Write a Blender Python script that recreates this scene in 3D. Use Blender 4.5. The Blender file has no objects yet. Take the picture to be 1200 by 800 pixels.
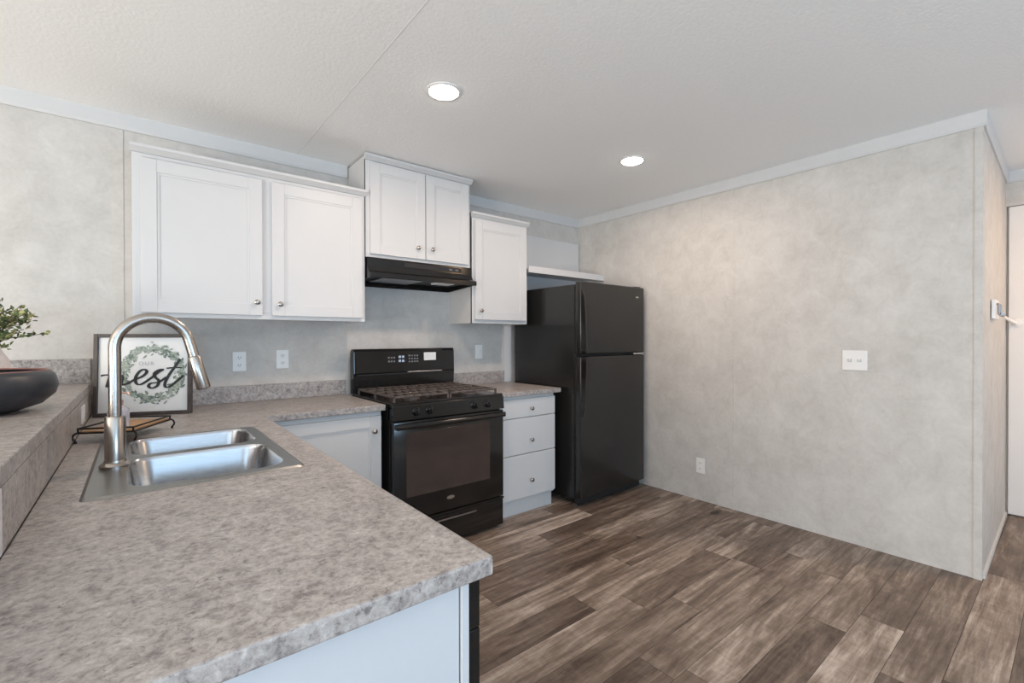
import bpy, bmesh, math, random
from mathutils import Vector, Matrix, Euler

sc = bpy.context.scene
col = sc.collection
PI = math.pi

# ------------------------------------------------------------------ camera
H = 1.25
YAW, PITCH, ROLL, FPX = 0.6809, -0.0059, -0.0021, 540.54
cd = bpy.data.cameras.new('camera')
cam = bpy.data.objects.new('camera', cd)
col.objects.link(cam)
fw = Vector((math.sin(YAW) * math.cos(PITCH), math.cos(YAW) * math.cos(PITCH), math.sin(PITCH)))
r0 = Vector((math.cos(YAW), -math.sin(YAW), 0))
u0 = r0.cross(fw)
rr = r0 * math.cos(ROLL) + u0 * math.sin(ROLL)
uu = -r0 * math.sin(ROLL) + u0 * math.cos(ROLL)
m3 = Matrix((rr, uu, -fw)).transposed()
cam.matrix_world = Matrix.Translation((0, 0, H)) @ m3.to_4x4()
cd.sensor_fit = 'HORIZONTAL'
cd.sensor_width = 36
cd.lens = FPX * 36 / 1200
cd.clip_start = 0.02
sc.camera = cam

# ------------------------------------------------------------------ light
sc.view_settings.view_transform = 'Standard'
sc.view_settings.look = 'None'
sc.view_settings.gamma = 1
sc.view_settings.use_curve_mapping = False
sc.view_settings.exposure = 0.1
WORLD_STRENGTH = 0.37
# each daylight / added fill / lamp: watts, colour
REAR_W, REAR_C = 22.0, (0.48, 0.74, 1.0)
LEFT_W, LEFT_C = 100.0, (1.0, 0.87, 0.75)
REAR_FILL_W, REAR_FILL_C = 62.0, (0.45, 0.70, 0.98)
LEFT_FILL_W, LEFT_FILL_C = 105.0, (0.95, 0.97, 0.95)
LAMP_W, LAMP_C = 9.0, (1.0, 0.76, 0.60)
HALL_W, HALL_C = 19.6, (1.0, 0.60, 0.29)
w = bpy.data.worlds.new('world')
sc.world = w
w.use_nodes = True
bg = w.node_tree.nodes['Background']
bg.inputs[0].default_value = (0.81, 0.89, 1.0, 1)
bg.inputs[1].default_value = WORLD_STRENGTH


def area(name, loc, rot, sx, sy, power, color):
    ld = bpy.data.lights.new(name, 'AREA')
    ld.shape = 'RECTANGLE'
    ld.size, ld.size_y, ld.energy, ld.color = sx, sy, power, color
    o = bpy.data.objects.new(name, ld)
    o.location = loc
    o.rotation_euler = rot
    col.objects.link(o)
    return o


RY = -3.9      # rear wall
LX = -4.2      # far left wall
ZC = 2.4135    # ceiling
YB = 3.1256    # back wall
XR = 3.3707    # right wall
YE = 0.321     # where the right wall ends
XE = 4.75      # hall end wall
YE2 = 0.337    # hall wall at its far end
WINS = [(-2.9, -0.9), (0.3, 2.3)]             # rear windows, x range
WZ0, WZ1 = 0.75, 2.05
for a_, b_ in WINS:
    area('window_daylight', ((a_ + b_) / 2, RY + 0.02, (WZ0 + WZ1) / 2), (PI / 2, 0, 0), b_ - a_, WZ1 - WZ0, REAR_W, REAR_C)
LWIN = (-1.6, 1.2)
# added fill lamps just inside the windows, tilted up to brighten the ceiling
for a_, b_ in WINS:
    area('ceiling_fill', ((a_ + b_) / 2, RY + 0.32, WZ0 + 0.30), (PI / 2 + 0.95, 0, 0), b_ - a_, 0.7, REAR_FILL_W, REAR_FILL_C)
area('ceiling_fill', (LX + 0.32, sum(LWIN) / 2, 0.65), (PI / 2 + 0.95, 0, -PI / 2), LWIN[1] - LWIN[0], 0.7, LEFT_FILL_W, LEFT_FILL_C)
area('window_daylight', (LX + 0.02, sum(LWIN) / 2, (0.3 + 2.05) / 2), (PI / 2, 0, -PI / 2), LWIN[1] - LWIN[0], 1.75, LEFT_W, LEFT_C)


# ------------------------------------------------------------------ material helpers
def new_mat(name):
    m = bpy.data.materials.new(name)
    m.use_nodes = True
    nt = m.node_tree
    return m, nt, nt.nodes['Principled BSDF']


def nd(nt, t, **k):
    n = nt.nodes.new(t)
    for a, b in k.items():
        setattr(n, a, b)
    return n


def mathn(nt, op, a, b=None, c=None):
    n = nd(nt, 'ShaderNodeMath', operation=op)
    for i, v in enumerate((a, b, c)):
        if v is None:
            continue
        if isinstance(v, (int, float)):
            n.inputs[i].default_value = v
        else:
            nt.links.new(v, n.inputs[i])
    return n.outputs[0]


def ramp(nt, fac, stops, interp='LINEAR'):
    n = nd(nt, 'ShaderNodeValToRGB')
    cr = n.color_ramp
    cr.interpolation = interp
    while len(cr.elements) < len(stops):
        cr.elements.new(0.5)
    for e, (p, c) in zip(cr.elements, stops):
        e.position = p
        e.color = (*c, 1) if len(c) == 3 else c
    nt.links.new(fac, n.inputs[0])
    return n.outputs[0]


def noise(nt, vec, scale, detail=4, rough=0.55, dist=0.0):
    n = nd(nt, 'ShaderNodeTexNoise')
    n.inputs['Scale'].default_value = scale
    n.inputs['Detail'].default_value = detail
    n.inputs['Roughness'].default_value = rough
    n.inputs['Distortion'].default_value = dist
    if vec is not None:
        nt.links.new(vec, n.inputs['Vector'])
    return n.outputs['Fac']


def geo_pos(nt):
    return nd(nt, 'ShaderNodeNewGeometry').outputs['Position']


def obj_pos(nt):
    return nd(nt, 'ShaderNodeTexCoord').outputs['Object']


def mapping(nt, vec, scale=(1, 1, 1), loc=(0, 0, 0), rot=(0, 0, 0)):
    n = nd(nt, 'ShaderNodeMapping')
    n.inputs['Scale'].default_value = scale
    n.inputs['Location'].default_value = loc
    n.inputs['Rotation'].default_value = rot
    nt.links.new(vec, n.inputs['Vector'])
    return n.outputs[0]


def mixc(nt, fac, a, b, blend='MIX'):
    n = nd(nt, 'ShaderNodeMix', data_type='RGBA', blend_type=blend)
    for s, v in ((0, fac), (6, a), (7, b)):
        if isinstance(v, (int, float)):
            n.inputs[s].default_value = v
        elif isinstance(v, tuple):
            n.inputs[s].default_value = (*v, 1)
        else:
            nt.links.new(v, n.inputs[s])
    return n.outputs[2]


def bump(nt, bsdf, h, strength=0.2, dist=0.01):
    b = nd(nt, 'ShaderNodeBump')
    b.inputs['Strength'].default_value = strength
    b.inputs['Distance'].default_value = dist
    nt.links.new(h, b.inputs['Height'])
    nt.links.new(b.outputs[0], bsdf.inputs['Normal'])


def simple(name, c, rough=0.5, metal=0.0, var=0.03, vscale=8.0, spec=0.5, bumps=None):
    m, nt, b = new_mat(name)
    f = noise(nt, obj_pos(nt), vscale, 3)
    lo = tuple(max(0, x * (1 - var)) for x in c)
    hi = tuple(min(1, x * (1 + var)) for x in c)
    nt.links.new(ramp(nt, f, [(0.3, lo), (0.7, hi)]), b.inputs['Base Color'])
    b.inputs['Roughness'].default_value = rough
    b.inputs['Metallic'].default_value = metal
    b.inputs['Specular IOR Level'].default_value = spec
    if bumps:
        bump(nt, b, noise(nt, obj_pos(nt), bumps[0], 2), bumps[1], 0.002)
    return m


M = {}


def wallpaper():
    m, nt, b = new_mat('mottled_wallpaper')
    p = geo_pos(nt)
    big = noise(nt, p, 2.6, 3, 0.5)
    mid = noise(nt, p, 9.0, 6, 0.65, 0.6)
    fine = noise(nt, p, 55.0, 3, 0.6)
    s = mathn(nt, 'ADD', mathn(nt, 'MULTIPLY', big, 0.3), mathn(nt, 'ADD', mathn(nt, 'MULTIPLY', mid, 0.5), mathn(nt, 'MULTIPLY', fine, 0.2)))
    c = ramp(nt, s, [(0.37, (0.49, 0.465, 0.432)), (0.5, (0.56, 0.535, 0.502)), (0.63, (0.62, 0.597, 0.564))])
    nt.links.new(c, b.inputs['Base Color'])
    b.inputs['Roughness'].default_value = 0.6
    b.inputs['Specular IOR Level'].default_value = 0.3
    return m


M['wall'] = wallpaper()


def ceiling_mat():
    m, nt, b = new_mat('stippled_ceiling')
    p = geo_pos(nt)
    f = noise(nt, p, 70, 4, 0.6)
    nt.links.new(ramp(nt, f, [(0.3, (0.90, 0.89, 0.875)), (0.7, (0.94, 0.93, 0.92))]), b.inputs['Base Color'])
    b.inputs['Roughness'].default_value = 0.9
    bump(nt, b, f, 0.35, 0.004)
    return m


M['ceiling'] = ceiling_mat()


def floor_mat():
    m, nt, b = new_mat('weathered_plank_vinyl')
    at = nd(nt, 'ShaderNodeAttribute', attribute_name='plank')   # r tone, g seed, b contrast
    sep = nd(nt, 'ShaderNodeSeparateColor')
    nt.links.new(at.outputs['Color'], sep.inputs[0])
    tone, seed = sep.outputs[0], sep.outputs[1]
    p = geo_pos(nt)
    off = nd(nt, 'ShaderNodeCombineXYZ')
    nt.links.new(mathn(nt, 'MULTIPLY', seed, 37.0), off.inputs[0])
    nt.links.new(mathn(nt, 'MULTIPLY', seed, 91.0), off.inputs[1])
    add = nd(nt, 'ShaderNodeVectorMath', operation='ADD')
    nt.links.new(p, add.inputs[0])
    nt.links.new(off.outputs[0], add.inputs[1])
    v = add.outputs[0]
    patch = noise(nt, mapping(nt, v, (1.7, 8.5, 1)), 1.0, 6, 0.62, 1.0)
    streak = noise(nt, mapping(nt, v, (2.6, 34.0, 1)), 1.0, 8, 0.7, 0.7)
    grain = noise(nt, mapping(nt, v, (14.0, 160.0, 1)), 1.0, 4, 0.6)
    saw = noise(nt, mapping(nt, v, (26.0, 9.0, 1)), 1.0, 5, 0.7, 1.0)
    s = mathn(nt, 'MULTIPLY', patch, 0.75)
    s = mathn(nt, 'ADD', s, mathn(nt, 'MULTIPLY', streak, 0.60))
    s = mathn(nt, 'ADD', s, mathn(nt, 'MULTIPLY', grain, 0.16))
    s = mathn(nt, 'ADD', s, mathn(nt, 'MULTIPLY', saw, 0.18))
    s = mathn(nt, 'ADD', s, mathn(nt, 'MULTIPLY', mathn(nt, 'SUBTRACT', tone, 0.5), 0.36))
    s = mathn(nt, 'ADD', mathn(nt, 'MULTIPLY', mathn(nt, 'SUBTRACT', s, 0.845), 1.6), 0.53)
    c = ramp(nt, s, [(0.05, (0.065, 0.043, 0.031)), (0.36, (0.175, 0.130, 0.100)), (0.52, (0.275, 0.215, 0.172)),
                     (0.66, (0.40, 0.33, 0.275)), (0.88, (0.60, 0.52, 0.45))])
    # one dark knot near the right wall
    kn = nd(nt, 'ShaderNodeVectorMath', operation='LENGTH')
    nt.links.new(mapping(nt, p, (9.0, 22.0, 1), (-9.0 * 3.215, -22.0 * 1.650, 0), (0, 0, 0)), kn.inputs[0])
    kf = ramp(nt, mathn(nt, 'ADD', kn.outputs['Value'], mathn(nt, 'MULTIPLY', grain, 0.4)), [(0.55, (0.2, 0.17, 0.13)), (0.95, (1, 1, 1))])
    c = mixc(nt, 1.0, c, kf, 'MULTIPLY')
    nt.links.new(c, b.inputs['Base Color'])
    b.inputs['Roughness'].default_value = 0.42
    b.inputs['Specular IOR Level'].default_value = 0.4
    bump(nt, b, streak, 0.12, 0.003)
    return m


M['floor'] = floor_mat()


def laminate():
    m, nt, b = new_mat('speckled_stone_laminate')
    p = geo_pos(nt)
    a1 = noise(nt, p, 18, 5, 0.6, 0.6)
    a2 = noise(nt, p, 78, 7, 0.75, 0.4)
    a3 = noise(nt, mapping(nt, p, (1, 1, 1), (5, 3, 1)), 80, 4, 0.65, 0.6)
    s = mathn(nt, 'ADD', mathn(nt, 'MULTIPLY', a1, 0.28), mathn(nt, 'MULTIPLY', a2, 0.72))
    c = ramp(nt, s, [(0.35, (0.14, 0.122, 0.118)), (0.43, (0.25, 0.224, 0.212)), (0.5, (0.36, 0.325, 0.305)),
                     (0.58, (0.445, 0.41, 0.388)), (0.67, (0.60, 0.565, 0.535))])
    dark = ramp(nt, a3, [(0.32, (0.12, 0.12, 0.13)), (0.40, (1, 1, 1))])
    nt.links.new(mixc(nt, 0.55, c, dark, 'MULTIPLY'), b.inputs['Base Color'])
    b.inputs['Roughness'].default_value = 0.38
    b.inputs['Specular IOR Level'].default_value = 0.4
    return m


M['laminate'] = laminate()
M['seam'] = simple('ceiling_seam', (0.80, 0.79, 0.775), 0.9, var=0.02)
M['carpet'] = simple('beige_carpet', (0.60, 0.55, 0.48), 0.95, var=0.1, vscale=120, bumps=(400, 0.5))
M['white'] = simple('white_cabinet_lacquer', (0.615, 0.608, 0.60), 0.42, var=0.012, vscale=3)
M['trim'] = simple('white_trim_paint', (0.61, 0.605, 0.60), 0.5, var=0.012)
M['end_white'] = simple('end_panel_daylight_tint', (0.54, 0.555, 0.58), 0.45, var=0.01)  # cabinet white greyed and cooled in the colour, standing in for dim daylight
M['plate_grey'] = simple('light_grey_plastic', (0.50, 0.49, 0.48), 0.4)
M['plate'] = simple('white_plastic', (0.80, 0.79, 0.77), 0.35, var=0.01)
M['slot'] = simple('grey_plastic_slot', (0.16, 0.155, 0.15), 0.5)
M['black'] = simple('black_appliance_enamel', (0.010, 0.0092, 0.0088), 0.14, var=0.1)
M['black_soft'] = simple('black_fridge_paint', (0.017, 0.016, 0.015), 0.22, var=0.08)
M['black_matte'] = simple('black_matte', (0.014, 0.013, 0.013), 0.6, var=0.1)
M['iron'] = simple('cast_iron', (0.105, 0.082, 0.072), 0.42, var=0.2, vscale=40)
M['glass_dark'] = simple('dark_oven_glass', (0.040, 0.029, 0.026), 0.07, var=0.1, spec=0.9)
M['silver'] = simple('silver_badge', (0.62, 0.61, 0.6), 0.25, metal=1)
M['chrome'] = simple('chrome', (0.8, 0.8, 0.8), 0.12, metal=1)
M['display'] = simple('grey_button_print', (0.17, 0.17, 0.18), 0.4)
M['display_blue'] = simple('pale_blue_button', (0.45, 0.55, 0.68), 0.4)
M['display_glass'] = simple('black_display', (0.02, 0.02, 0.024), 0.1)
M['char'] = simple('charcoal_stoneware', (0.028, 0.029, 0.034), 0.38, var=0.25, vscale=25)
M['rim'] = simple('reddish_rim_clay', (0.24, 0.10, 0.08), 0.5)
M['board'] = simple('white_sign_board', (0.76, 0.755, 0.735), 0.6, var=0.015)
M['frame'] = simple('dark_brown_frame_wood', (0.055, 0.042, 0.037), 0.5, var=0.3, vscale=30)
M['ink'] = simple('black_ink', (0.02, 0.02, 0.022), 0.6)
M['greyink'] = simple('grey_ink', (0.42, 0.42, 0.46), 0.6)
M['leaf_print'] = simple('sage_leaf_print', (0.17, 0.215, 0.18), 0.6, var=0.5, vscale=90)
M['leaf_print_pale'] = simple('pale_leaf_print', (0.36, 0.40, 0.34), 0.6, var=0.3, vscale=90)
M['tray_wood'] = simple('honey_wood', (0.42, 0.22, 0.085), 0.45, var=0.25, vscale=30)
M['wire'] = simple('black_wire', (0.02, 0.015, 0.013), 0.45, metal=0.5)
M['leaf'] = simple('green_leaf', (0.10, 0.135, 0.045), 0.5, var=0.5, vscale=40)
M['leaf_pale'] = simple('yellow_green_leaf', (0.33, 0.32, 0.13), 0.5, var=0.4, vscale=40)
M['stem'] = simple('plant_stem', (0.12, 0.09, 0.04), 0.6)
M['vase'] = simple('blush_white_ceramic', (0.74, 0.66, 0.62), 0.35, var=0.05)
M['pump'] = simple('rose_gold_pump', (0.72, 0.48, 0.38), 0.3, metal=0.8)
M['door'] = simple('white_door_paint', (0.76, 0.735, 0.715), 0.45, var=0.01)
M['grey_metal'] = simple('grey_hood_filter', (0.33, 0.31, 0.31), 0.35, metal=0.8)


def steel(name, c, rough, stretch):
    m, nt, b = new_mat(name)
    f = noise(nt, mapping(nt, obj_pos(nt), stretch), 1.0, 4, 0.6)
    nt.links.new(ramp(nt, f, [(0.3, tuple(x * 0.88 for x in c)), (0.7, c)]), b.inputs['Base Color'])
    b.inputs['Metallic'].default_value = 1
    r = nd(nt, 'ShaderNodeMapRange')
    r.inputs[3].default_value = rough * 0.8
    r.inputs[4].default_value = rough * 1.25
    nt.links.new(f, r.inputs[0])
    nt.links.new(r.outputs[0], b.inputs['Roughness'])
    return m


M['steel'] = steel('stainless_steel', (0.33, 0.33, 0.32), 0.32, (300, 12, 12))
M['steel_bowl'] = steel('stainless_bowl', (0.50, 0.51, 0.53), 0.20, (30, 30, 200))
M['nickel'] = steel('brushed_nickel', (0.43, 0.39, 0.355), 0.24, (20, 20, 200))

m, nt, b = new_mat('clear_bottle_glass')
b.inputs['Base Color'].default_value = (0.88, 0.88, 0.95, 1)
b.inputs['Transmission Weight'].default_value = 0.65
b.inputs['Roughness'].default_value = 0.25
b.inputs['IOR'].default_value = 1.3
M['bottle'] = m
m, nt, b = new_mat('window_glass')
b.inputs['Transmission Weight'].default_value = 1.0
b.inputs['Roughness'].default_value = 0.0
b.inputs['IOR'].default_value = 1.02
M['window_glass'] = m
m, nt, b = new_mat('lit_lamp_lens')
b.inputs['Emission Color'].default_value = (1.0, 0.95, 0.88, 1)
b.inputs['Emission Strength'].default_value = 22.0
M['lens'] = m


# ------------------------------------------------------------------ mesh helpers
class MB:
    def __init__(self):
        self.bm = bmesh.new()
        self.round = False

    def box(self, x0, x1, y0, y1, z0, z1, bev=0.0, seg=2):
        r = bmesh.ops.create_cube(self.bm, size=1)
        vs = r['verts']
        for v in vs:
            v.co = Vector((x0 + (v.co.x + .5) * (x1 - x0), y0 + (v.co.y + .5) * (y1 - y0), z0 + (v.co.z + .5) * (z1 - z0)))
        if bev:
            es = list({e for v in vs for e in v.link_edges})
            bmesh.ops.bevel(self.bm, geom=es, offset=bev, segments=seg, profile=0.5, affect='EDGES')
        return self

    def loops(self, rings, close=True, cap0=False, cap1=False, flat=False):
        """rings: lists of points, same length; skins between consecutive rings"""
        bm = self.bm
        self.round = self.round or not flat
        vr = [[bm.verts.new(p) for p in ring] for ring in rings]
        n = len(vr[0])
        for a, b in zip(vr, vr[1:]):
            for i in range(n if close else n - 1):
                j = (i + 1) % n
                try:
                    bm.faces.new((a[i], a[j], b[j], b[i]))
                except ValueError:
                    pass
        if cap0:
            bm.faces.new(list(reversed(vr[0])))
        if cap1:
            bm.faces.new(vr[-1])
        return self

    def tube(self, path, r, seg=14, cap=True):
        pts = [Vector(p) for p in path]
        rad = r if isinstance(r, (list, tuple)) else [r] * len(pts)
        rings = []
        t0 = (pts[1] - pts[0]).normalized()
        n = t0.orthogonal().normalized()
        for i, p in enumerate(pts):
            if i == 0:
                t = t0
            elif i == len(pts) - 1:
                t = (pts[i] - pts[i - 1]).normalized()
            else:
                t = ((pts[i + 1] - p).normalized() + (p - pts[i - 1]).normalized()).normalized()
            n = (n - t * n.dot(t)).normalized()
            bb = t.cross(n)
            rings.append([p + (n * math.cos(a) + bb * math.sin(a)) * rad[i] for a in (2 * PI * k / seg for k in range(seg))])
        self.loops(rings, True, cap, cap)
        return self

    def lathe(self, prof, c, axis='z', seg=32, cap=True):
        """prof: (radius, height) pairs"""
        rings = []
        for r, h in prof:
            ring = []
            for k in range(seg):
                a = 2 * PI * k / seg
                q = (r * math.cos(a), r * math.sin(a), h)
                if axis == 'y-':
                    q = (q[0], -q[2], q[1])
                elif axis == 'x-':
                    q = (-q[2], q[0], q[1])
                elif axis == 'x+':
                    q = (q[2], q[0], q[1])
                ring.append(Vector(c) + Vector(q))
            rings.append(ring)
        self.loops(rings, True, cap, cap)
        return self

    def prism(self, poly, axis, a, b):
        """poly in the plane normal to axis, swept a..b"""
        def mk(t, q):
            return {'x': (t, q[0], q[1]), 'y': (q[0], t, q[1]), 'z': (q[0], q[1], t)}[axis]
        self.loops([[mk(a, q) for q in poly], [mk(b, q) for q in poly]], True, True, True, True)
        return self

    def build(self, name, mat, parent=None, local=False, angle=None):
        bmesh.ops.recalc_face_normals(self.bm, faces=self.bm.faces)
        if parent is not None and not local:
            off = Vector((0, 0, 0))
            p = parent
            while p is not None:
                off += p.location
                p = p.parent
            bmesh.ops.translate(self.bm, verts=self.bm.verts, vec=-off)
        me = bpy.data.meshes.new(name)
        self.bm.to_mesh(me)
        self.bm.free()
        me.materials.append(M[mat] if isinstance(mat, str) else mat)
        me.polygons.foreach_set('use_smooth', [True] * len(me.polygons))
        me.set_sharp_from_angle(angle=math.radians(angle or (35 if self.round else 15)))
        o = bpy.data.objects.new(name, me)
        col.objects.link(o)
        o.parent = parent
        return o


def thing(name, label, cat, loc=(0, 0, 0), rz=0, group=None):
    o = bpy.data.objects.new(name, None)
    o.empty_display_size = 0.1
    o.location = loc
    o.rotation_euler = (0, 0, rz)
    col.objects.link(o)
    o['label'] = label
    o['category'] = cat
    if group:
        o['group'] = group
    return o


def tag(o, label, cat, group=None):
    o['label'] = label
    o['category'] = cat
    if group:
        o['group'] = group
    return o


def struct(o):
    o['kind'] = 'structure'
    return o


def rrect(x0, x1, y0, y1, r, n=6):
    pts = []
    for cx, cy, a0 in ((x1 - r, y1 - r, 0), (x0 + r, y1 - r, 90), (x0 + r, y0 + r, 180), (x1 - r, y0 + r, 270)):
        for k in range(n + 1):
            a = math.radians(a0 + 90 * k / n)
            pts.append((cx + r * math.cos(a), cy + r * math.sin(a)))
    return pts


def smooth_path(pts, n=8):
    P = [Vector(p) for p in pts]
    P = [P[0] * 2 - P[1]] + P + [P[-1] * 2 - P[-2]]
    out = []
    for i in range(1, len(P) - 2):
        for k in range(n):
            t = k / n
            a, b, c, d = P[i - 1], P[i], P[i + 1], P[i + 2]
            out.append(0.5 * ((2 * b) + (c - a) * t + (2 * a - 5 * b + 4 * c - d) * t * t + (3 * b - a - 3 * c + d) * t ** 3))
    out.append(P[-2])
    return out


# ------------------------------------------------------------------ the setting
# floor: planks running along x, each with its own tone
random.seed(4)
ROW, Y0 = 0.155, 1.090
PLANK = 1.22
EXPLICIT = {    # row -> (x0, x1, tone) of the planks seen between the cabinets and the right wall
    8: [(1.0, 2.3, 0.5), (2.3, 3.5, 0.35)],
    7: [(1.28, 2.5, 0.74), (2.5, 3.6, 0.4)],
    6: [(0.75, 1.97, 0.62), (1.97, 3.19, 0.30)],
    5: [(0.99, 2.21, 0.36), (2.21, 3.4, 0.64)],
    4: [(1.3, 2.45, 0.34), (2.45, 3.5, 0.45)],
    3: [(0.9, 2.1, 0.68), (2.1, 3.3, 0.30)],
    2: [(0.42, 1.63, 0.36), (1.63, 2.85, 0.58), (2.85, 3.6, 0.4)],
    1: [(0.6, 1.82, 0.70), (1.82, 2.6, 0.30), (2.6, 3.25, 0.62), (3.25, 4.0, 0.36)],
    0: [(0.8, 2.0, 0.36), (2.0, 2.62, 0.62), (2.62, 3.5, 0.30)],
    -1: [(0.3, 1.52, 0.32), (1.52, 2.93, 0.56), (2.93, 3.6, 0.62)],
    -2: [(1.6, 2.82, 0.66), (2.82, 4.0, 0.50)],
    -3: [(1.1, 2.33, 0.32), (2.33, 3.55, 0.60)],
    -4: [(1.3, 2.53, 0.76), (2.53, 3.75, 0.42)],
    -5: [(2.15, 3.37, 0.40), (3.37, 4.6, 0.38)],
    -6: [(2.28, 3.5, 0.70), (3.5, 4.7, 0.45)],
}


def build_floor():
    bm = bmesh.new()
    lay = bm.loops.layers.color.new('plank')
    r0_, r1_ = int((RY - 0.2 - Y0) // ROW), int((YB + 0.1 - Y0) // ROW)
    for r in range(r0_, r1_ + 1):
        ya, yb = Y0 + r * ROW, Y0 + (r + 1) * ROW
        spans = list(EXPLICIT.get(r, []))
        if spans:
            xs, xe = spans[0][0], spans[-1][1]
        else:
            xs = xe = random.uniform(-1, 1)
        x = xs
        while x > LX - 0.2:
            spans.insert(0, (x - PLANK, x, random.choice((0.2, 0.35, 0.45, 0.55, 0.7))))
            x -= PLANK
        x = xe
        while x < XE + 0.2:
            spans.append((x, x + PLANK, random.choice((0.2, 0.35, 0.45, 0.55, 0.7))))
            x += PLANK
        for xa, xb, t in spans:
            g = 0.0009
            vs = [bm.verts.new(q) for q in ((xa + g, ya + g, 0), (xb - g, ya + g, 0), (xb - g, yb - g, 0), (xa + g, yb - g, 0))]
            f = bm.faces.new(vs)
            sd = random.random()
            for lp in f.loops:
                lp[lay] = (t, sd, 0, 1)
    # dark substrate under the seams gives each joint its line
    me = bpy.data.meshes.new('floor')
    bm.to_mesh(me)
    bm.free()
    me.materials.append(M['floor'])
    o = bpy.data.objects.new('floor', me)
    col.objects.link(o)
    struct(o)
    s = MB().box(LX - 0.2, XE + 0.2, RY - 0.2, YB + 0.1, -0.06, -0.0015).build('subfloor', 'black_matte')
    s.parent = o


def build_shell():
    build_floor()
    # pale carpet added out of view to bounce light up to the ceiling
    struct(MB().box(LX, 3.2, RY, -1.0, 0.0, 0.010, 0.002).build('bounce_carpet', 'carpet'))
    struct(MB().box(LX, -0.75, -1.0, YB, 0.0, 0.010, 0.002).build('bounce_carpet', 'carpet'))
    c = MB().box(LX - 0.1, XE + 0.1, RY - 0.1, YB + 0.1, ZC, ZC + 0.08).build('ceiling', 'ceiling')
    struct(c)
    struct(MB().box(LX - 0.1, XR + 0.1, YB, YB + 0.1, 0, ZC).build('wall_back', 'wall'))
    struct(MB().box(XR, XR + 0.1, YE - 0.0, YB, 0, ZC).build('wall_right', 'wall'))
    struct(MB().prism([(XR + 0.1, YE), (XE, YE2), (XE, YE2 + 0.1), (XR + 0.1, YE + 0.1)], 'z', 0, ZC).build('wall_hall', 'wall'))
    # hall end wall with an opening for the door
    DY0, DY1, DZ = -0.50, 0.334, 2.17
    mb = MB()
    mb.box(XE, XE + 0.1, DY1, YE2 + 0.1, 0, ZC)
    mb.box(XE, XE + 0.1, DY0, DY1, DZ, ZC)
    mb.box(XE, XE + 0.1, RY, DY0, 0, ZC)
    struct(mb.build('wall_end', 'wall'))
    d = MB().box(XE + 0.004, XE + 0.044, DY0 + 0.01, DY1 - 0.011, 0.012, DZ - 0.004, 0.003).build('door_1', 'door')
    struct(d)
    struct(MB().box(XE + 0.045, XE + 0.1, DY0 - 0.05, DY1 + 0.05, 0.0, DZ + 0.05).build('trim_13', 'door'))
    h = MB()
    h.tube([(XE + 0.004, DY1 - 0.045, 1.355), (XE - 0.045, DY1 - 0.045, 1.355)], 0.011)
    h.tube([(XE - 0.042, DY1 + 0.012, 1.40), (XE - 0.045, DY1 - 0.02, 1.372), (XE - 0.045, DY1 - 0.055, 1.345)], [0.009, 0.011, 0.009])
    h.lathe([(0.028, 0), (0.028, 0.006), (0.018, 0.01)], (XE + 0.004, DY1 - 0.055, 1.355), 'x-')
    h.build('door_handle', 'plate', d)
    # rear wall with two window openings
    mb = MB()
    xs = [LX] + [q for w_ in WINS for q in w_] + [XE]
    mb.box(LX - 0.1, XE + 0.1, RY - 0.1, RY, 0, WZ0)
    mb.box(LX - 0.1, XE + 0.1, RY - 0.1, RY, WZ1, ZC)
    for a, b in zip(xs[0::2], xs[1::2]):
        mb.box(a, b, RY - 0.1, RY, WZ0, WZ1)
    struct(mb.build('wall_rear', 'wall'))
    for k, (a, b) in enumerate(WINS):
        wm = MB()
        for q in (a, (a + b) / 2 - 0.02, b - 0.04):
            wm.box(q, q + 0.04, RY - 0.07, RY - 0.03, WZ0, WZ1)
        for q in (WZ0, WZ1 - 0.04):
            wm.box(a, b, RY - 0.07, RY - 0.03, q, q + 0.04)
        wo = struct(wm.build('window_%d' % (k + 1), 'trim'))
    mb = MB()
    mb.box(LX - 0.1, LX, RY, LWIN[0], 0, ZC)
    mb.box(LX - 0.1, LX, LWIN[1], YB, 0, ZC)
    mb.box(LX - 0.1, LX, LWIN[0], LWIN[1], 0, 0.3)
    mb.box(LX - 0.1, LX, LWIN[0], LWIN[1], 2.05, ZC)
    struct(mb.build('wall_left', 'wall'))
    wm = MB()
    for q in (LWIN[0], sum(LWIN) / 2 - 0.02, LWIN[1] - 0.04):
        wm.box(LX - 0.07, LX - 0.03, q, q + 0.04, 0.3, 2.05)
    for q in (0.3, 2.01):
        wm.box(LX - 0.07, LX - 0.03, LWIN[0], LWIN[1], q, q + 0.04)
    struct(wm.build('window_3', 'trim'))
    # crown trim
    hgt, t = 0.08, 0.016

    def crown(name, axis, a, b, base, sgn):
        prof = [(0, ZC), (t, ZC), (t, ZC - hgt + 0.014), (t * 0.55, ZC - hgt), (0, ZC - hgt)]
        mb = MB()
        if axis == 'x':
            mb.prism([(base + sgn * p, z) for p, z in prof], 'x', a, b)
        else:
            mb.prism([(base + sgn * p, z) for p, z in prof], 'y', a, b)
        return struct(mb.build(name, 'trim'))
    crown('trim_1', 'x', LX, 1.100, YB, -1)
    crown('trim_2', 'x', 1.893, XR - t, YB, -1)
    crown('trim_3', 'y', YE - t, YB, XR, -1)
    def crown4():
        prof = [(0, ZC), (t, ZC), (t, ZC - hgt + 0.014), (t * 0.55, ZC - hgt), (0, ZC - hgt)]
        mb = MB()
        mb.loops([[(XR, YE - p, z) for p, z in prof], [(XE - t, YE2 - p, z) for p, z in prof]], True, True, True)
        struct(mb.build('trim_4', 'trim'))
    crown4()
    crown('trim_5', 'y', RY, YE2, XE, -1)
    # battens over the wallboard joints
    struct(MB().box(-0.098, -0.055, YB - 0.003, YB, 1.155, ZC - hgt, 0.001).build('trim_6', 'wall'))
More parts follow.
